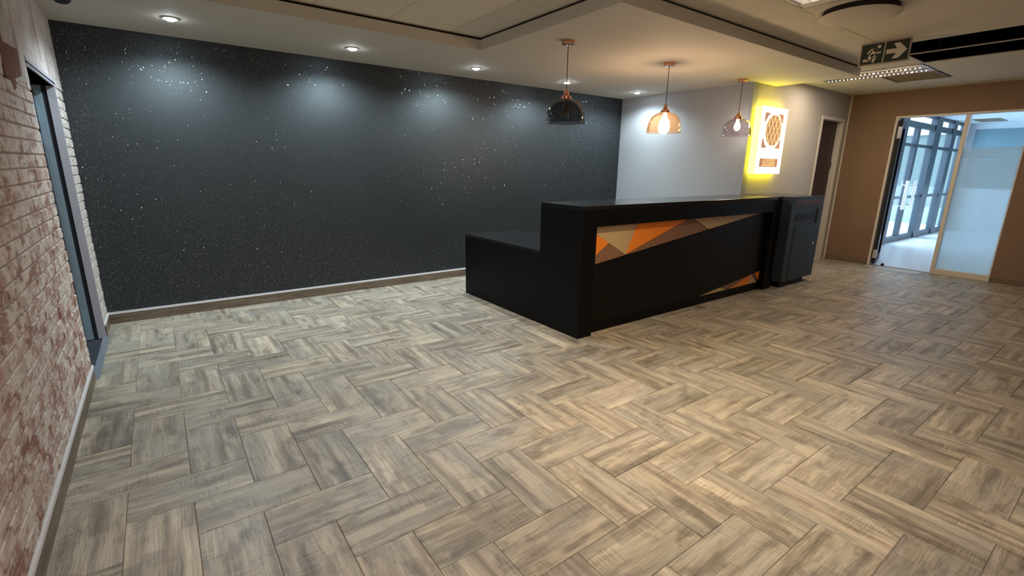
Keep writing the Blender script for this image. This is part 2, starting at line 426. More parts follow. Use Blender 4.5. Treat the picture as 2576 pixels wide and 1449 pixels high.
# ------------------------------------------------------------------ walls of the reception
D0, D1, DH = 4.22, 5.27, 2.05            # doorway in the brick wall
wl = struct('wall_left', B((XL-.15, XL-.004, YN, D0, 0, 3.2), (XL-.15, XL-.004, D1, YB+.1, 0, 3.2), (XL-.15, XL-.004, D0, D1, DH, 3.2)),
            M_MORTAR, 'whitewashed brick wall on the left with a grey door recess')
rows = []
CO = .0745
def course_bricks(y0, y1, z, off, top):
    y = y0 - off
    while y < y1:
        a, b = max(y, y0)+.004, min(y+.222, y1)-.004
        if b-a > .03: rows.append((a, b, z+.004, min(z+CO, top)-.004))
        y += .222
zt = .113
k = 0
while zt + k*CO < 1.93:
    z = zt + k*CO
    course_bricks(-1.0, D0, z, (k % 2)*.111, 1.98); course_bricks(D1, YB, z, .06+(k % 2)*.111, 1.98); k += 1
while zt + k*CO < ZC-.03:
    z = zt + k*CO; course_bricks(D1+.0, YB, z, .06+(k % 2)*.111, ZC) if z < 2.2 else None; k += 1
rows.sort(key=lambda r: (r[0] < 1.55, Vector((XL, (r[0]+r[1])/2, (r[2]+r[3])/2-1.5)).length*(1 if r[0] < 5 else .4)))
def brick_bm(r, bm):
    p = random.uniform(.002, .008); t = .004; a, b, c, d = r
    j = lambda: random.uniform(-.0015, .0015)
    back = [bm.verts.new((XL-.006, y, z)) for y, z in ((a, c), (b, c), (b, d), (a, d))]
    frt = [bm.verts.new((XL+p-.002+j(), y, z)) for y, z in ((a+t, c+t), (b-t, c+t), (b-t, d-t), (a+t, d-t))]
    bm.faces.new(frt)
    for q in range(4): bm.faces.new((back[q], back[(q+1) % 4], frt[(q+1) % 4], frt[q]))
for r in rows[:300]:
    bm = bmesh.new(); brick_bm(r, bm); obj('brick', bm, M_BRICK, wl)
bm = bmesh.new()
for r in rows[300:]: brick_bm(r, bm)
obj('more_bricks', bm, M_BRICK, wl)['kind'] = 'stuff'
# plaster skim above the bricks, with a ragged lower edge
def ragged(y0, y1, zb, zt_):
    pts = []; y = y0
    while y < y1: pts.append((y, zb+random.uniform(-.05, .05))); y += .09
    return pts + [(y1, zb), (y1, zt_), (y0, zt_)]
obj('plaster', prism(ragged(-1, D0-.001, 1.95, ZC+.02), 'x', XL-.01, XL+.004), M_PLASTER, wl)
obj('plaster', B(XL-.01, XL+.004, D0, D1, DH+.055, ZC+.02), M_PLASTER, wl)
obj('plaster', prism(ragged(D1+.001, YB, 2.10, ZC+.02), 'x', XL-.01, XL+.004), M_PLASTER, wl)
obj('plaster_joint', B(XL, XL+.0055, 4.86, 4.875, 2.16, 2.60), M_MORTAR, wl)
obj('bare_brick_patch', prism([(3.56, 1.90), (3.66, 1.89), (3.68, 1.85), (3.76, 1.87), (3.78, 1.92), (3.98, 1.955), (4.02, 2.10), (3.66, 2.08), (3.64, 2.55), (3.58, 2.55)], 'x', XL, XL+.007), M_REDBRICK, wl)
wb = struct('wall_back', B(XL-.15, XG+.15, YB, YB+.15, 0, 3.2), M_GLITTER, 'long feature wall covered in sparkling black textured wallpaper')
wr = struct('wall_return', B(XG, XG+.12, YS, YB, 0, 3.2), M_GREY, 'light grey side wall at the end of the black feature wall')
AX0, AX1, AH = 8.49, 9.34, 2.345          # alcove doorway outer frame
wa = struct('wall_alcove', B((XG+.12, AX0, YS, YS+.12, 0, 3.2), (AX1, XR+.12, YS, YS+.12, 0, 3.2), (AX0, AX1, YS, YS+.12, AH, 3.2)), M_ALCOVE,
            'putty coloured wall carrying the lit sign, with a dark doorway')
GO0, GO1, GH = 1.325, 2.82, 2.353
wrr = struct('wall_right', B((XR, XR+.12, GO1, YS, 0, 3.2), (XR, XR+.12, YN, GO0, 0, 3.2), (XR, XR+.12, GO0, GO1, GH, 3.2)), M_BROWN,
             'brown painted wall with a glazed opening to the bright lobby')
wf = struct('wall_front', B(XL-.15, XR+.15, YN-.15, YN, 0, 3.2), M_BROWN, 'plain wall closing the reception room opposite the black wall')

# skirtings: wood-look tile strips under a white bead
def skirt(name, label, runs, axis, bead=True, h=.092, mat=None):
    e = empty(name, (0, 0, 0), label, None, None, 'structure')
    for (p, a, b, s) in runs:
        y = a; n = max(1, round((b-a)/.49))
        for i in range(n):
            c, d = a+(b-a)*i/n+.0012, a+(b-a)*(i+1)/n-.0012
            if axis == 'x': bm = B(c, d, min(p, p+s*.012), max(p, p+s*.012), 0, h)
            else: bm = B(min(p, p+s*.012), max(p, p+s*.012), c, d, 0, h)
            obj('skirting_tile', bm, mat or M_SKIRT, e)
        if bead:
            bm = B(a, b, min(p, p+s*.014), max(p, p+s*.014), h+.001, h+.021) if axis == 'x' else B(min(p, p+s*.014), max(p, p+s*.014), a, b, h+.001, h+.021)
            obj('bead', bm, M_WHITE, e)['label'] = 'white bead along the top'
    return e
skirt('baseboard_back', 'brown tile skirting with a white bead below the black wall', [(YB, XL+.001, 2.9, -1), (YB, 2.9, XG, -1)], 'x')
skirt('baseboard_left', 'brown tile skirting with a pale bead below the brick wall', [(XL, -1.0, D0, 1), (XL, D1+.02, YB-.015, 1)], 'y')
skirt('baseboard_right', 'brown tile skirting at the foot of the brown wall', [(XR, GO1+.005, YS-.02, -1), (XR, GO0+.005, 1.99, -1), (XR, -1.1, GO0, -1)], 'y', False, .072)

# ------------------------------------------------------------------ ceilings
bk = struct('ceiling_bulkhead', prism([(XL, YA), (XA, YA), (XA, YF), (XE, YF), (XE, YS), (XG, YS), (XG, YB), (XL, YB)], 'z', ZS, ZC-.022), M_CEIL,
            'lowered plasterboard bulkhead with downlights along the black wall and over the desk')
obj('shadow_gap', prism([(XL, YA+.03), (XA+.03, YA+.03), (XA+.03, YF+.03), (XE-.03, YF+.03), (XE-.03, YS), (XG, YS), (XG, YB), (XL, YB)], 'z', ZC-.022, ZC+.012), M_DARKGAP, bk)
slab = struct('ceiling_slab', B((XL-.15, XR+.12, YN-.15, YB+.15, 3.15, 3.3)), M_VOID, 'dark concrete slab seen through the missing ceiling tiles')
ce = empty('ceiling', (0, 0, ZC), 'suspended grid ceiling of cream tiles with thin tee bars', None, None, 'structure')
GX0, GDX, GY0, GDY = 1.80, .6125, 2.02, 1.225
skip = {(7, -1), (8, -1), (3, -1), (9, 0), (-3, -3)}         # missing tiles, louvre fitting, lamp fitting
gx = [GX0+GDX*i for i in range(-4, 14)]; gy = [GY0+GDY*j for j in range(-5, 3)]
tile_cache = {}
for i in range(-4, 13):
    for j in range(-5, 2):
        x0, x1, y0, y1 = GX0+GDX*i, GX0+GDX*(i+1), GY0+GDY*j, GY0+GDY*(j+1)
        x0, x1, y0, y1 = max(x0, XL), min(x1, XR), max(y0, YN), min(y1, 4.36)
        if x1-x0 < .03 or y1-y0 < .03 or (i, j) in skip: continue
        if x0 > XA+.1 and x1 < XE-.1 and y0 > YF+.1: continue
        if x0 > XE-.1 and y0 > YS: continue
        y1 = min(y1, YS) if x0 > XA+.5 else y1
        cuts = [(y0, y1)]
        if (i, j) == (10, 0): cuts = [(GY0+.6125, y1)]      # grille takes half of this bay
        for a, b in cuts:
            key = (round(x1-x0, 3), round(b-a, 3))
            if key not in tile_cache:
                hx, hy = key[0]/2-.0025, key[1]/2-.0025
                m = bpy.data.meshes.new('ceiling_tile'); q = bev(B(-hx, hx, -hy, hy, 0, .014), .003); q.to_mesh(m); q.free(); m.materials.append(M_CTILE); tile_cache[key] = m
            o = bpy.data.objects.new('ceiling_tile', tile_cache[key]); COL.objects.link(o); o.parent = ce
            o.location = ((x0+x1)/2, (a+b)/2, .0015)
for x in gx:
    if XL < x < XR: obj('tee_bar', B((x-.010, x+.010, YN, min(4.355, YS) if x > XA+.05 else 4.355, ZC+.0025, ZC+.012)), M_TEE, ce)
for y in gy:
    if YN < y < 4.3:
        obj('tee_bar', B(XL, XR if y < YS else XA, y-.010, y+.010, ZC+.003, ZC+.0125), M_TEE, ce)
# things seen through the missing tiles
vp = empty('ceiling_void_pipes', (6.1, .9, 2.95), 'dim pipes and cable tray above the missing ceiling tiles', 'pipes')
obj('pipe', tube((6.3, -.5, 2.95), (6.45, 3.2, 2.95), .05), M_CHAR, vp, True)
obj('pipe', tube((6.0, 1.35, 3.05), (7.6, 1.25, 3.05), .03), M_CHAR, vp, True)
obj('cable_tray', B((6.95, 7.2, -.5, 3.2, 2.98, 2.99), (6.95, 6.96, -.5, 3.2, 2.99, 3.04), (7.19, 7.2, -.5, 3.2, 2.99, 3.04)), M_VENT, vp)
obj('hanger_wire', tube((6.70, 1.75, ZC), (6.70, 1.75, 3.15), .003, 6), M_CHROME, vp)

# ------------------------------------------------------------------ downlights
dl = empty('downlight', (.262, 5.05, ZS), 'x', 'downlight', 'downlights along the black wall')
obj('trim_ring', lathe([(.036, 0), (.055, 0), (.058, -.004), (.050, -.009), (.038, -.006)], (.262, 5.05, ZS), 32, None, True), M_WHITE, dl, True)
obj('lens', lathe([(0, -.022), (.025, -.020), (.037, -.008), (.037, 0), (0, 0)], (.262, 5.05, ZS), 28), M_LED, dl, True)
NAMES = ['glowing white downlight farthest left, nearest the brick wall', 'glowing white downlight second from the brick wall above the black wall',
         'glowing white downlight third from the brick wall, left of the pendants', 'glowing white downlight showing just above the black dome pendant',
         'glowing white downlight by the grey wall, left of the amber pendant']
DLX = [.262, 1.73, 3.176, 4.603, 5.977]; DLY = [5.0, 5.06, 5.09, 5.09, 5.05]
for i in range(5):
    o = dl if i == 0 else copy_tree(dl)
    o.location = (DLX[i], DLY[i], ZS); o['label'] = NAMES[i]
    light('downlight_beam', 'SPOT', (DLX[i], DLY[i], ZS-.03), 74 if i < 4 else 50, (.80, .95, 1.0), None, spot_size=math.radians(154), spot_blend=.62, shadow_soft_size=.035).rotation_euler = (math.radians(4 if i < 4 else 2), 0, 0)
dm = tag(obj('ceiling_sensor', lathe([(0, -.04), (.03, -.036), (.05, -.02), (.056, 0), (0, 0)], (-.37, 4.90, ZS), 28), M_GASKET, None, True), 'small black dome on the bulkhead at the top left edge', 'sensor')

# ------------------------------------------------------------------ pendants
def pendant(px, py, rim, shade_mat, bulb_mat, label, big):
    p = empty('pendant_lamp', (px, py, rim), label, 'pendant lamp', 'three dome pendants over the reception desk')
    obj('ceiling_rose', lathe([(0, 0), (.060, 0), (.060, -.026), (.054, -.030), (0, -.030)], (px, py, ZS), 32), M_COPPER, p, True)
    top = rim+.205
    obj('cord', tube((px, py, ZS-.03), (px, py, top+.075), .0035, 8), M_CORD, p, True)
    obj('lamp_cap', lathe([(0, .088), (.012, .086), (.014, .070), (.022, .064), (.024, .045), (.020, .042), (.034, .030), (.046, .020), (.046, .010), (.052, .006), (.052, -.004), (.046, -.010), (0, -.010)], (px, py, top), 32), M_COPPER, p, True)
    R = .182; prof = []
    for k in range(15):
        a = k/14*math.pi/2; prof.append((.030+(R-.030)*math.sin(a)**.86, rim+ (top-rim)*max(0, math.cos(a))**.80))
    prof.append((R+.004, rim-.006)); prof.append((R, rim-.009))
    inner = [(r-.004, z-.004) for r, z in prof[::-1][2:]]
    obj('glass_shade', lathe([(r, z) for r, z in prof]+inner, (px, py, 0), 56), shade_mat, p, True)
    s = 1.35 if big else .8
    obj('bulb', lathe([(0, -.150*s), (.020*s, -.147*s), (.040*s, -.125*s), (.046*s, -.095*s), (.040*s, -.055*s), (.022*s, -.020*s), (.016, .0), (.016, .02), (0, .02)], (px, py, top-.025), 24), bulb_mat, p, True)
    return p
pendant(3.164, 3.505, 1.912, M_SMOKE, M_BULB_OFF, 'unlit pendant with a black smoked glass dome and copper cap, nearest the brick wall', False)
pendant(4.628, 3.50, 1.900, M_AMBER, M_BULB_ON, 'lit pendant with an amber glass dome, middle of the three over the desk', True)
pendant(6.120, 3.50, 1.935, M_SMOKE2, M_BULB_ON2, 'lit pendant with a pale smoked glass dome beside the yellow lightbox sign', False)

# ------------------------------------------------------------------ ceiling fittings in the grid
lf = empty('louvre_light', (3.85, 1.41, ZC), 'recessed ceiling light with white cross louvres at the top edge', 'ceiling light')
lx0, lx1, ly0, ly1 = 3.66, 4.225, .815, 2.0
obj('housing', B((lx0, lx1, ly0, ly1, ZC+.10, ZC+.11), (lx0, lx0+.02, ly0, ly1, ZC, ZC+.1), (lx1-.10, lx1, ly0, ly1, ZC, ZC+.1), (lx0, lx1, ly0, ly0+.02, ZC, ZC+.1), (lx0, lx1, ly1-.02, ly1, ZC, ZC+.1)), M_WHITE, lf)
for x in (3.78, 3.90, 4.02): obj('tube', tube((x, ly0+.06, ZC+.078), (x, ly1-.06, ZC+.078), .013, 10), M_TUBE, lf, True)
for n in range(18):
    y = ly0+.06+n*.064; obj('louvre_blade', B(lx0+.02, lx1-.10, y, y+.004, ZC+.004, ZC+.05), M_WHITE, lf)
for x in (3.84, 3.96): obj('louvre_rail', B(x-.003, x+.003, ly0+.02, ly1-.02, ZC+.002, ZC+.052), M_WHITE, lf)
lf_fill = copy_tree(lf); lf_fill.location = (3.85-3.675, 1.41-2.45, ZC); lf_fill['label'] = 'added unseen louvred fill light nearest the brick wall, far from the desk'  # unseen copy, added to brighten the brick wall and near floor
lf['group'] = lf_fill['group'] = 'recessed louvre lights'
light('louvre_fill', 'AREA', (.205, -1.04, ZC-.005), 38, (1.0, .94, .86), None, shape='RECTANGLE', size=.42, size_y=1.1)  # area fill in the added copy
rl = empty('round_ceiling_lamp', (2.15, 1.40, ZC), 'warm round ceiling lamp over the floor in front of the desk', 'ceiling light')
obj('rim', lathe([(.10, 0), (.135, 0), (.135, -.030), (.125, -.036), (.10, -.030)], (2.15, 1.40, ZC), 40, None, True), M_WHITE, rl, True)
obj('lens', lathe([(0, -.050), (.06, -.046), (.10, -.028), (.10, 0), (0, 0)], (2.15, 1.40, ZC), 36), M_TUBE, rl, True)
light('ceiling_lamp_beam', 'SPOT', (2.15, 1.40, ZC-.06), 150, (1.0, .78, .50), None, spot_size=math.radians(112), spot_blend=1.0, shadow_soft_size=.09).rotation_euler = Vector((.24, .24, -.94)).to_track_quat('-Z', 'Y').to_euler()
led = empty('lamp_row_light', (7.62, 2.64, ZC), 'ceiling light with two rows of sparkling lamps behind the bulkhead corner', 'ceiling light')
fx0, fx1, fy0, fy1 = 7.33, 7.905, 2.04, 3.225
obj('housing', B((fx0, fx1, fy0, fy1, ZC+.06, ZC+.07), (fx0, fx0+.015, fy0, fy1, ZC-.003, ZC+.06), (fx1-.015, fx1, fy0, fy1, ZC-.003, ZC+.06), (fx0, fx1, fy0, fy0+.015, ZC-.003, ZC+.06), (fx0, fx1, fy1-.015, fy1, ZC-.003, ZC+.06)), M_CHROME, led)
for x in (7.50, 7.74):
    obj('reflector', B(x-.03, x+.03, fy0+.02, fy1-.02, ZC-.012, ZC-.002), M_CHROME, led)
    for n in range(24):
        y = fy0+.06+n*.0465; s = .013 if n % 7 == 3 else .006
        obj('lamp', lathe([(0, -.020), (s*.7, -.019), (s, -.012), (0, -.012)], (x, y, ZC), 12), M_TUBE2, led, True)
a = light('lamp_row_glow', 'AREA', (7.62, 2.64, ZC-.03), 16, (1.0, .82, .60), None, shape='RECTANGLE', size=.5, size_y=1.1)
dv = empty('round_diffuser', (4.57, 1.73, ZC), 'round cream air diffuser hanging just below the ceiling grid', 'air diffuser')
obj('disc', lathe([(0, -.072), (.20, -.068), (.258, -.058), (.268, -.049), (.255, -.042), (0, -.042)], (4.57, 1.73, ZC), 56), M_CTILE, dv, True)
obj('shade_neck', lathe([(.245, 0), (.245, -.043), (0, -.043), (0, 0)], (4.57, 1.73, ZC), 40), M_DARKGAP, dv, True)  # black colour stands in for shade along the disc's near edge
obj('collar', lathe([(.25, .002), (.300, .002), (.300, -.004), (.285, -.010), (.25, -.006)], (4.57, 1.73, ZC), 56, None, True), M_CTILE, dv, True)
gv = empty('return_air_grille', (8.23, 2.33, ZC), 'brown square return air grille in the ceiling near the brown wall', 'vent')
obj('frame', B((7.945, 8.525, 2.04, 2.07, ZC-.008, ZC+.01), (7.945, 8.525, 2.59, 2.615, ZC-.008, ZC+.01), (7.945, 7.975, 2.07, 2.59, ZC-.008, ZC+.01), (8.495, 8.525, 2.07, 2.59, ZC-.008, ZC+.01)), M_VENT, gv)
obj('backing', B(7.975, 8.495, 2.07, 2.59, ZC+.02, ZC+.03), M_VOID, gv)
for n in range(17):
    x = 7.99+n*.0305; obj('slat', prism([(x, ZC+.012), (x+.003, ZC+.012), (x+.021, ZC-.003), (x+.018, ZC-.003)], 'y', 2.07, 2.59), M_VENT, gv)

# ------------------------------------------------------------------ exit sign (faces -x)
EX = 5.83
ex = empty('exit_sign', (EX, 1.94, ZC), 'dark exit sign of running figure and right arrow hanging from the ceiling', 'sign')
obj('frame', bev(B(EX, EX+.02, 1.735, 2.142, 2.522, ZC-.002), .003), M_EXITF, ex)
obj('panel', B(EX-.004, EX+.001, 1.948, 2.130, 2.533, 2.712), M_EXITG, ex); obj('panel', B(EX-.004, EX+.001, 1.747, 1.932, 2.533, 2.712), M_EXITG, ex)
def sy(u, c0, wd): return c0 - u*wd           # u runs to the right as seen from the desk side
arrow = [(.06, .39), (.50, .39), (.34, .12), (.60, .12), (.94, .50), (.60, .88), (.34, .88), (.50, .61), (.06, .61)]
obj('arrow', prism([(sy(u, 1.932, .185), 2.533+.179*(1-v)) for u, v in arrow], 'x', EX-.006, EX-.003), M_EXITW, ex)
fig = bmesh.new()
def limb(pts, wds):
    for (p, q), (w0, w1) in zip(zip(pts, pts[1:]), zip(wds, wds[1:])):
        p, q = Vector((sy(p[0], 2.130, .182), 2.533+.179*(1-p[1]))), Vector((sy(q[0], 2.130, .182), 2.533+.179*(1-q[1])))
        d = (q-p).normalized(); n = Vector((-d.y, d.x)); e = d*.002
        prism([tuple(p-e+n*w0/2), tuple(q+e+n*w1/2), tuple(q+e-n*w1/2), tuple(p-e-n*w0/2)], 'x', EX-.006, EX-.003, fig)
prism([(sy(.80+.085*math.cos(t), 2.130, .182), 2.533+.179*(1-(.17+.085*math.sin(t)))) for t in [k*math.pi/7 for k in range(14)]], 'x', EX-.006, EX-.003, fig)
limb([(.66, .30), (.50, .58)], [.040, .034])
limb([(.62, .30), (.42, .30), (.32, .48)], [.020, .018, .014])
limb([(.66, .34), (.76, .50), (.90, .46)], [.020, .016, .013])
limb([(.52, .56), (.66, .68), (.60, .93)], [.032, .026, .020])
limb([(.48, .56), (.38, .80), (.14, .80)], [.032, .026, .020])
obj('running_figure', fig, M_EXITW, ex)

# ------------------------------------------------------------------ lightbox sign on the alcove wall
SX0, SX1, SZ0, SZ1, SYF = 6.492, 7.172, 1.460, 2.322, 3.386
sg = empty('lightbox_sign', (6.83, YS, SZ0), 'glowing yellow and white lightbox sign of a council on the putty wall', 'sign')
obj('side_panels', B((SX0, SX0+.012, SYF+.004, YS, SZ0, SZ1), (SX1-.012, SX1, SYF+.004, YS, SZ0, SZ1), (SX0+.012, SX1-.012, SYF+.004, YS, SZ0, SZ0+.012), (SX0+.012, SX1-.012, SYF+.004, YS, SZ1-.012, SZ1)), M_SIGNS, sg)
obj('face', B(SX0, SX1, SYF, SYF+.004, SZ0, SZ1), M_SIGNF, sg)
cx, cz, R0, R1, S_ = 6.815, 2.022, .205, .245, .245
for sx_, sz_ in ((-1, -1), (1, -1), (1, 1), (-1, 1)):
    pts = [(cx+sx_*S_, cz+sz_*.222)]
    a0, a1 = math.acos(min(1, .222/ R1)), math.asin(min(1, .222/R1))
    arc = []
    for k in range(8):
        t = .46+(1.11-.46)*k/7
        arc.append((cx+sx_*min(S_, R1*1.0*math.cos(t)), cz+sz_*min(.222, R1*math.sin(t))))
    pts = [(cx+sx_*S_, cz+sz_*.222), (cx+sx_*S_, cz+sz_*R1*math.sin(.46))] + arc + [(cx+sx_*R1*math.cos(1.11), cz+sz_*.222)]
    obj('emblem_corner', prism(pts, 'y', SYF-.003, SYF), M_LOGO, sg)
dcx = 6.838
disc = obj('emblem_disc', prism([(dcx+R0*math.cos(2*math.pi*k/40), cz+.006+.198*math.sin(2*math.pi*k/40)) for k in range(40)], 'y', SYF-.003, SYF), M_LOGO, sg)
bm = bmesh.new()
for s in (1, -1):
    for k in range(-3, 4):
        off = k*.098; d = Vector((math.cos(math.radians(60)), s*math.sin(math.radians(60)))); n = Vector((-d.y, d.x))
        o_ = n*(off*.87); h = R0*R0-o_.length_squared
        if h <= .001: continue
        h = math.sqrt(h)*.97; wd = .0042
        c0 = Vector((dcx, cz+.006))+o_
        prism([tuple(c0-d*h+n*wd), tuple(c0+d*h+n*wd), tuple(c0+d*h-n*wd), tuple(c0-d*h-n*wd)], 'y', SYF-.0045, SYF-.0028, bm)
obj('lattice_lines', bm, M_LOGOL, disc)
arcp = [(.060, t) for t in [math.radians(110+k*12) for k in range(11)]]
pts = [(6.665+.055*math.cos(t), 1.736+.045*math.sin(t)) for _, t in arcp]+[(6.665+.050*math.cos(t), 1.736+.041*math.sin(t)) for _, t in arcp[::-1]]
obj('thin_arc', prism(pts, 'y', SYF-.002, SYF), M_LOGO, sg)
pq = obj('name_plaque', bev(B(6.578, 7.066, SYF-.003, SYF, 1.552, 1.662), .002), M_LOGO, sg)
RX = (math.pi/2, 0, 0)
text('lettering', 'COUNCIL', .034, (6.822, SYF-.0036, 1.640), RX, M_LOGOL, pq, .0008, width=.33)
text('lettering', 'FOR THE BUILT', .036, (6.822, SYF-.0036, 1.607), RX, M_LOGOL, pq, .0008, width=.35)
text('lettering', 'ENVIRONMENT', .036, (6.822, SYF-.0036, 1.573), RX, M_LOGOL, pq, .0008, width=.35)

# ------------------------------------------------------------------ reception desk
CX0, CX1, CY0, CYM, CYB, CZ, CL = 2.884, 6.371, 2.915, 3.483, 4.878, 1.186, .725
rd = empty('reception_desk', (4.6, 3.2, 0), 'long black reception desk with orange, tan and brown triangle inlays', 'reception desk')
obj('end_panel', bev(prism([(CY0, 0), (CYB, 0), (CYB, CL-.03), (CYM, CL-.03), (CYM, CZ-.035), (CY0, CZ-.035)], 'x', CX0, CX0+.036), .0015), M_BLACK, rd)
obj('counter_top', bev(B(CX0, CX1, CY0, CYM, CZ-.035, CZ), .002), M_BLACKTOP, rd)
obj('header', bev(B(CX0+.036, CX1, CY0, CY0+.03, 1.003, CZ-.035), .0015), M_BLACK, rd)
obj('front_leg', bev(B(CX0+.036, 3.056, CY0, CY0+.06, 0, 1.003), .0015), M_BLACK, rd)
obj('front_leg', bev(B(6.180, CX1, CY0, CY0+.06, 0, 1.003), .0015), M_BLACK, rd)
obj('right_end_panel', B(CX1-.03, CX1, CY0+.06, CYM, 0, CZ-.035), M_BLACK, rd)
PY = 2.990
obj('back_board', B(3.056, 6.180, PY, PY+.02, 0, 1.003), M_BLACK, rd)
obj('kick_rail', bev(B(3.056, 6.180, PY-.018, PY, 0, .090), .001), M_BLACK, rd)
diag = [(3.056, .092), (4.782, .092), (6.180, .246), (6.180, 1.001), (6.130, 1.001), (3.056, .640)]
obj('diagonal_board', bev(prism(diag, 'y', PY-.018, PY-.001), .0008), M_PANEL, rd)
def facet(mat, pts, lab):
    c = Vector((sum(p[0] for p in pts)/len(pts), sum(p[1] for p in pts)/len(pts)))
    q = []
    for p in pts:
        d = c-Vector(p); q.append(tuple(Vector(p)+d.normalized()*min(.006, d.length*.2)))
    obj('inlay', bev(prism(q, 'y', PY-.010, PY-.001), .0008), mat, rd)['label'] = lab
# upper left inlays
dz = lambda x: .640+(1.001-.640)*(x-3.056)/(6.130-3.056)+.003
dl_ = lambda x: .092+(.246-.092)*(x-4.782)/(6.180-4.782)
facet(M_ORANGE, [(3.058, .958), (3.295, .836), (3.058, .690)], 'small orange inlay at the left leg')
facet(M_BRN, [(3.058, .690), (3.295, .836), (3.534, dz(3.534)), (3.058, dz(3.06))], 'brown inlay at the left leg')
facet(M_TAN, [(3.058, 1.0), (3.68, 1.0), (3.534, dz(3.534)), (3.058, .958)], 'large tan inlay')
facet(M_ORANGE, [(3.68, 1.0), (4.501, 1.0), (3.534, dz(3.534)+.004)], 'large orange inlay')
facet(M_BRN, [(3.55, dz(3.55)), (4.501, 1.0), (4.578, 1.0), (4.889, dz(4.889))], 'long brown inlay')
facet(M_TAN, [(4.578, 1.0), (6.10, 1.0), (4.889, dz(4.889))], 'tan inlay below the header')
# lower right inlays
facet(M_TAN, [(4.80, .092), (5.28, dl_(5.28)), (5.451, .092)], 'tan inlay near the floor')
facet(M_BRN, [(5.28, dl_(5.28)), (5.967, dl_(5.967)), (5.496, .092), (5.46, .092)], 'brown inlay near the floor')
facet(M_ORANGE, [(5.496, .092), (5.967, dl_(5.967)), (5.922, .092)], 'orange inlay near the floor')
facet(M_TAN, [(5.93, .092), (5.975, dl_(5.975)), (6.15, .092)], 'narrow tan inlay by the right leg')
facet(M_BRN, [(5.985, dl_(5.985)), (6.05, dl_(6.05)), (6.160, .096)], 'thin brown inlay by the right leg')
facet(M_ORANGE, [(6.055, dl_(6.055)), (6.179, .244), (6.179, .108)], 'small orange inlay by the right leg')
obj('back_panel', B(CX0+.036, CX1-.03, CYM-.02, CYM-.002, .70, CZ-.035), M_BLACK, rd)
obj('return_top', bev(B(CX0, 3.62, CYM, CYB, CL-.03, CL), .002), M_BLACKTOP, rd)
obj('worktop', B(3.622, 6.36, CYM, 4.05, CL-.03, CL), M_BLACKTOP, rd)
obj('return_back_panel', B(3.58, 3.60, CYM+.5, CYB, 0, CL-.03), M_BLACK, rd)

# ------------------------------------------------------------------ deposit box
BX0, BX1, BY0, BZ = 6.440, 7.350, 2.820, 1.184
db = empty('deposit_box', (6.9, 3.1, 0), 'charcoal bid deposit box with a slot beside the right end of the desk', 'deposit box')
obj('body', bev(B(BX0, BX1, BY0, YS-.02, .080, BZ), .003), M_BOX, db)
obj('top', B(BX0+.003, BX1-.003, BY0+.003, YS-.021, BZ, BZ+.003), M_BLACKTOP, db)
obj('plinth', B(6.50, 7.19, BY0+.045, YS-.05, 0, .080), M_BLACK, db)
obj('slot', bev(B(6.60, 7.215, BY0-.004, BY0+.002, .874, .966), .001), M_GASKET, db)
obj('slot_flange', bev(B(7.190, 7.240, BY0-.010, BY0, .822, 1.012), .001), M_GASKET, db)
obj('drawer', bev(B(6.60, 7.262, BY0-.004, BY0, .700, .812), .0015), M_BOX, db)
dr = obj('door', bev(B(6.60, 7.290, BY0-.004, BY0, .100, .686), .0015), M_BOX, db)
obj('lock', bev(tube((7.205, BY0-.012, .545), (7.205, BY0-.003, .545), .014, 16), .002), M_CHROME, dr, True)
for z in (.545, .485): obj('hinge', B(BX1-.012, BX1+.006, BY0-.006, BY0+.004, z, z+.022), M_BRASS, db)['label'] = 'small brass hinge'
for wd, x, wx in (('BID', 6.622, .145), ('DEPOSIT', 6.905, .345), ('BOX', 7.200, .165)): text('word', wd, .085, (x, BY0-.001, 1.105), RX, M_LETTER, db, .0012, width=wx)

# ------------------------------------------------------------------ left door in the brick wall
d1 = empty('door_1', (XL-.1, D1, 0), 'open blue-grey steel door standing in the brick wall recess', None, None, 'structure')
obj('head_frame', B((XL-.15, XL+.008, D0, D1+.03, DH, DH+.05)), M_STEELF, d1)
obj('head_gap', B((XL-.09, XL+.009, D0, D1, DH+.012, DH+.026)), M_GASKET, d1)
obj('jamb', B((XL-.045, XL+.006, D1-.012, D1+.004, 0, DH)), M_STEELF, d1)
obj('gasket', B((XL-.075, XL-.045, D1-.006, D1+.004, 0, DH)), M_GASKET, d1)
obj('inner_jamb', B((XL-.125, XL-.075, D1-.012, D1+.004, 0, DH)), M_STEEL, d1)
lf_ = obj('door_leaf', bev(B(XL-1.0, XL-.13, D1-.055, D1-.012, .012, DH-.02), .002), M_STEEL, d1)
obj('edge_seal', B((XL-.140, XL-.128, D1-.060, D1-.020, .45, 1.62)), M_GASKET, lf_)
for z in (.35, 1.70, 1.92):
    obj('hinge', tube((XL-.127, D1-.058, z), (XL-.127, D1-.058, z+.085), .010, 10), M_GASKET, lf_, True)
obj('near_jamb', B((XL-.15, XL-.02, D0-.001, D0+.012, 0, DH)), M_STEELF, d1)
cor = struct('wall_corridor', B((XL-1.9, XL-1.8, 2.4, 6.0, 0, 2.7), (XL-1.9, XL-.15, 2.3, 2.4, 0, 2.7), (XL-1.9, XL-.15, 6.0, 6.1, 0, 2.7), (XL-1.9, XL-.15, 2.3, 6.1, 2.7, 2.8), (XL-1.9, XL, 2.3, 6.1, -.14, -.012)), M_GREY, 'plain corridor walls behind the open steel door')
cl = empty('corridor_fill', (XL-1.0, 3.3, 2.7), 'added unseen fill lamp on the corridor ceiling behind the brick wall', 'ceiling light')  # added out of view to brighten the open door leaf
obj('base', lathe([(0, 0), (.16, 0), (.16, -.03), (0, -.03)], (XL-1.0, 3.3, 2.7), 28), M_WHITE, cl, True)
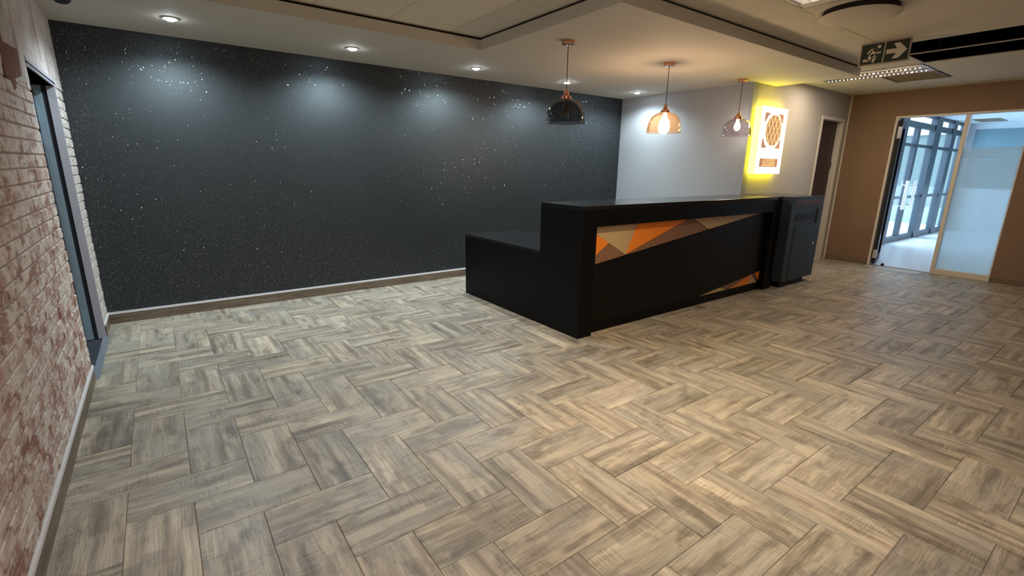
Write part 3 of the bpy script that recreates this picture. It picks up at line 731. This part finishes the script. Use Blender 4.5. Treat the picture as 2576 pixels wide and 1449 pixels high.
obj('diffuser', lathe([(0, -.085), (.09, -.075), (.145, -.03), (0, -.03)], (XL-1.0, 3.3, 2.7), 28), emit('corridor_fill_glow', (.80, .92, 1.0), 30), cl, True)
tag(obj('door_mat', bev(B(XL-1.0, XL-.02, D0+.015, D1-.07, -.010, .006), .003), M_MAT), 'dark navy mat on the floor of the steel door recess', 'mat')
tag(obj('threshold_strip', bev(B(XL-.018, XL+.032, D0-.0, D1+.02, -.004, .008), .003), M_ALU), 'pale metal threshold strip between the mat and the floor tiles', 'threshold strip')

# ------------------------------------------------------------------ alcove door
d2 = empty('door_2', (8.9, YS, 0), 'dark maroon door set back in a cream frame beside the brown wall', None, None, 'structure')
obj('frame', B((AX0, AX0+.04, YS-.012, YS+.10, 0, AH), (AX1-.05, AX1, YS-.012, YS+.10, 0, AH), (AX0+.04, AX1-.05, YS-.012, YS+.10, AH-.045, AH)), M_CREAM, d2)
lf2 = obj('door_leaf', bev(B(AX0+.042, AX1-.052, YS+.075, YS+.115, .01, AH-.047), .002), M_MAROON, d2)
obj('handle', tube((AX1-.12, YS+.05, 1.02), (AX1-.24, YS+.05, 1.02), .010, 10), M_CHROME, lf2, True)
obj('hinge', B(AX1-.056, AX1-.049, YS+.062, YS+.078, 1.55, 1.67), M_CHROME, d2)
struct('trim_1', bev(B(XR-.022, XR, YS-.022, YS, 0, ZC), .004), M_CREAM, 'thin cream bead up the corner of the putty and brown walls')

# ------------------------------------------------------------------ glazed opening in the brown wall
w1 = empty('window_1', (XR, 1.64, 0), 'frosted glass side panel in a cream frame beside the lobby opening', None, None, 'structure')
obj('frame_post', bev(B(XR-.015, XR+.10, GO1-.03, GO1, 0, GH), .003), M_CREAM, w1)
obj('frame_head', bev(B(XR-.015, XR+.10, GO0, GO1-.03, GH-.028, GH), .003), M_CREAM, w1)
obj('mullion', bev(B(XR-.015, XR+.10, 1.948, 1.996, 0, GH-.028), .003), M_CREAM, w1)
obj('frame_post', bev(B(XR-.006, XR+.10, GO0, GO0+.018, .075, GH-.028), .003), M_WHITE, w1)
obj('sill', bev(B(XR-.015, XR+.10, GO0, 1.948, 0, .085), .003), M_CREAM, w1)
pn = obj('pane', B(XR+.045, XR+.053, GO0+.018, 1.948, .085, GH-.028), M_GLASS, w1)
obj('frosted_film', B((XR+.0425, XR+.0435, GO0+.018, 1.948, .085, 1.690), (XR+.0425, XR+.0435, GO0+.018, 1.948, 1.700, 1.815), (XR+.0425, XR+.0435, GO0+.018, 1.948, 1.850, 1.868)), M_FROST, pn)
obj('film_line', B(XR+.0405, XR+.042, GO0+.018, 1.948, 1.818, 1.846), M_FROST, pn)
# dark leaf swung into the lobby
d4 = empty('door_4', (XR+.1, GO1-.05, 0), 'dark framed glass door swung open into the lobby', None, None, 'structure')
ly = GO1-.075
obj('stile', bev(B(XR+.03, XR+.10, ly, ly+.04, .02, 2.30), .002), M_GASKET, d4)
obj('stile', bev(B(XR+.68, XR+.75, ly, ly+.04, .02, 2.30), .002), M_GASKET, d4)
obj('rail', bev(B(XR+.10, XR+.68, ly, ly+.04, .02, .14), .002), M_GASKET, d4); obj('rail', bev(B(XR+.10, XR+.68, ly, ly+.04, 2.20, 2.30), .002), M_GASKET, d4)
obj('pane', B(XR+.10, XR+.68, ly+.015, ly+.022, .14, 2.20), M_DARKGLASS, d4)
d4.rotation_euler = (0, 0, math.radians(12))
obj('pivot', bev(B(XR+.005, XR+.07, ly-.006, ly+.046, 2.02, 2.20), .003), M_CHROME, d4); obj('pivot', bev(B(XR+.005, XR+.07, ly-.006, ly+.046, .12, .26), .003), M_CHROME, d4)
tag(obj('door_stop', bev(lathe([(0, 0), (.025, 0), (.025, .015), (.018, .035), (0, .038)], (XR+.12, GO1-.18, 0), 16), .001), M_GASKET, None, True), 'small black door stop on the lobby floor by the dark door', 'door stop')

# ------------------------------------------------------------------ lobby beyond
LX1, LYF = 17.2, 3.57
struct('floor_lobby', B(XR+.12, LX1, YN, LYF+.1, -.12, -.001), M_FLOOR2, 'pale shiny lobby floor beyond the brown wall')
struct('ceiling_lobby', B(XR+.12, LX1, YN, LYF+.1, 2.75, 2.9), M_ROOM2, 'pale lobby ceiling')
struct('wall_lobby_far', B((LX1, LX1+.15, YN, LYF+.1, 0, 2.9)), M_ROOM2, 'pale blue far wall of the lobby')
struct('wall_lobby_side', B((XR+.12, 12.25, LYF, LYF+.15, 0, 2.9)), M_ROOM2, 'pale lobby wall left of the glazed doors')
struct('wall_lobby_front', B((XR+.12, LX1, YN-.15, YN, 0, 2.9)), M_ROOM2, 'pale lobby wall opposite the glazed doors')
struct('trim_2', bev(B(LX1-.03, LX1, .5, 3.36, 1.15, 2.60), .004), M_TEAL, 'teal panel on the far lobby wall')
v2 = empty('lobby_vent', (16.2, 2.95, 2.75), 'grey rectangular vent in the lobby ceiling behind the glass panel', 'vent')
obj('frame', B((15.75, 16.6, 2.72, 2.75, 2.738, 2.75), (15.75, 16.6, 3.17, 3.2, 2.738, 2.75), (15.75, 15.79, 2.75, 3.17, 2.738, 2.75), (16.56, 16.6, 2.75, 3.17, 2.738, 2.75)), M_VENT, v2)
for n in range(14): obj('slat', B(15.80+n*.055, 15.83+n*.055, 2.75, 3.17, 2.742, 2.749), M_VENT, v2)
d3 = empty('door_3', (13.4, LYF, 0), 'dark framed glazed double doors and sidelights to the daylight outside', None, None, 'structure')
def post(x0, x1, z0=0, z1=2.75, t=.06): obj('post', bev(B(x0, x1, LYF-t, LYF+t, z0, z1), .003), M_CHAR, d3)
def rail(x0, x1, z0, z1): obj('rail', bev(B(x0, x1, LYF-.04, LYF+.04, z0, z1), .003), M_CHAR, d3)
post(12.25, 12.62); post(14.48, 14.90); post(15.86, 16.16); post(16.95, 17.19)
post(13.36, 13.50, .12, 2.44, .045)
for x0, x1 in ((12.62, 14.48), (14.90, 15.86), (16.16, 16.95)):
    rail(x0, x1, 0, .12); rail(x0, x1, 2.44, 2.56); rail(x0, x1, 2.69, 2.75)
for x0, x1 in ((12.62, 13.36), (13.50, 14.48), (14.90, 15.86), (16.16, 16.95)):
    rail(x0, x1, 2.05, 2.11); rail(x0, x1, .95, 1.01)
    for z0, z1 in ((.12, .95), (1.01, 2.05), (2.11, 2.44)): obj('pane', B(x0, x1, LYF-.004, LYF+.004, z0, z1), M_GLASS, d3)
for x0, x1 in ((12.62, 13.1), (13.1, 13.75), (13.75, 14.48), (14.90, 15.86), (16.16, 16.95)):
    obj('clerestory_pane', B(x0+.02, x1-.02, LYF-.004, LYF+.004, 2.56, 2.69), M_GLASS, d3)
for x in (13.00, 13.56):
    h = obj('pull_handle', bev(B(x, x+.16 if x < 13.3 else x+.10, LYF-.13, LYF-.10, .72, 1.34), .01), M_PALE, d3)
    for z in (.80, 1.24): obj('standoff', tube((x+.05, LYF-.10, z), (x+.05, LYF-.03, z), .012, 10), M_CHROME, h, True)
struct('ground_outside', B(4, 40, LYF+.16, 30, -.12, -.02), M_PAVE, 'bright paving outside the glazed doors')
ob = empty('building_outside', (19, 9, 0), 'grey green building with a pale base across the paving outside the doors', 'building')
obj('wall', B(19.05, 24, 3.80, 16, .5, 2.62), M_FACADE, ob)
obj('plinth', bev(B(18.9, 24, 3.78, 16.1, -.02, .5), .01), M_KERB, ob)
obj('parapet', bev(B(18.95, 24, 3.78, 16.1, 2.62, 3.0), .01), M_PAVE, ob)
for n in range(4):
    y = 5.9+n*2.6
    f_ = obj('window', B(19.0, 19.08, y, y+1.5, 1.0, 2.3), M_CHAR, ob); obj('pane', B(18.99, 19.02, y+.06, y+1.44, 1.06, 2.24), M_DARKGLASS, f_)
for x, y, wd in ((12.2, .6, 'near'), (14.6, -.4, 'far')):  # unseen panels added to lift the light level in the lobby
    pl = empty('lobby_fill_panel', (x, y, 2.75), 'added unseen fill panel on the lobby ceiling, the one ' + ('nearer the brown wall' if wd == 'near' else 'nearer the pale far wall'), 'ceiling light', 'added lobby fill panels')
    obj('frame', bev(B((x-.3, x+.3, y-.6, y+.6, 2.738, 2.75)), .003), M_WHITE, pl)
    obj('diffuser', B(x-.28, x+.28, y-.58, y+.58, 2.732, 2.738), M_PANELFILL, pl)
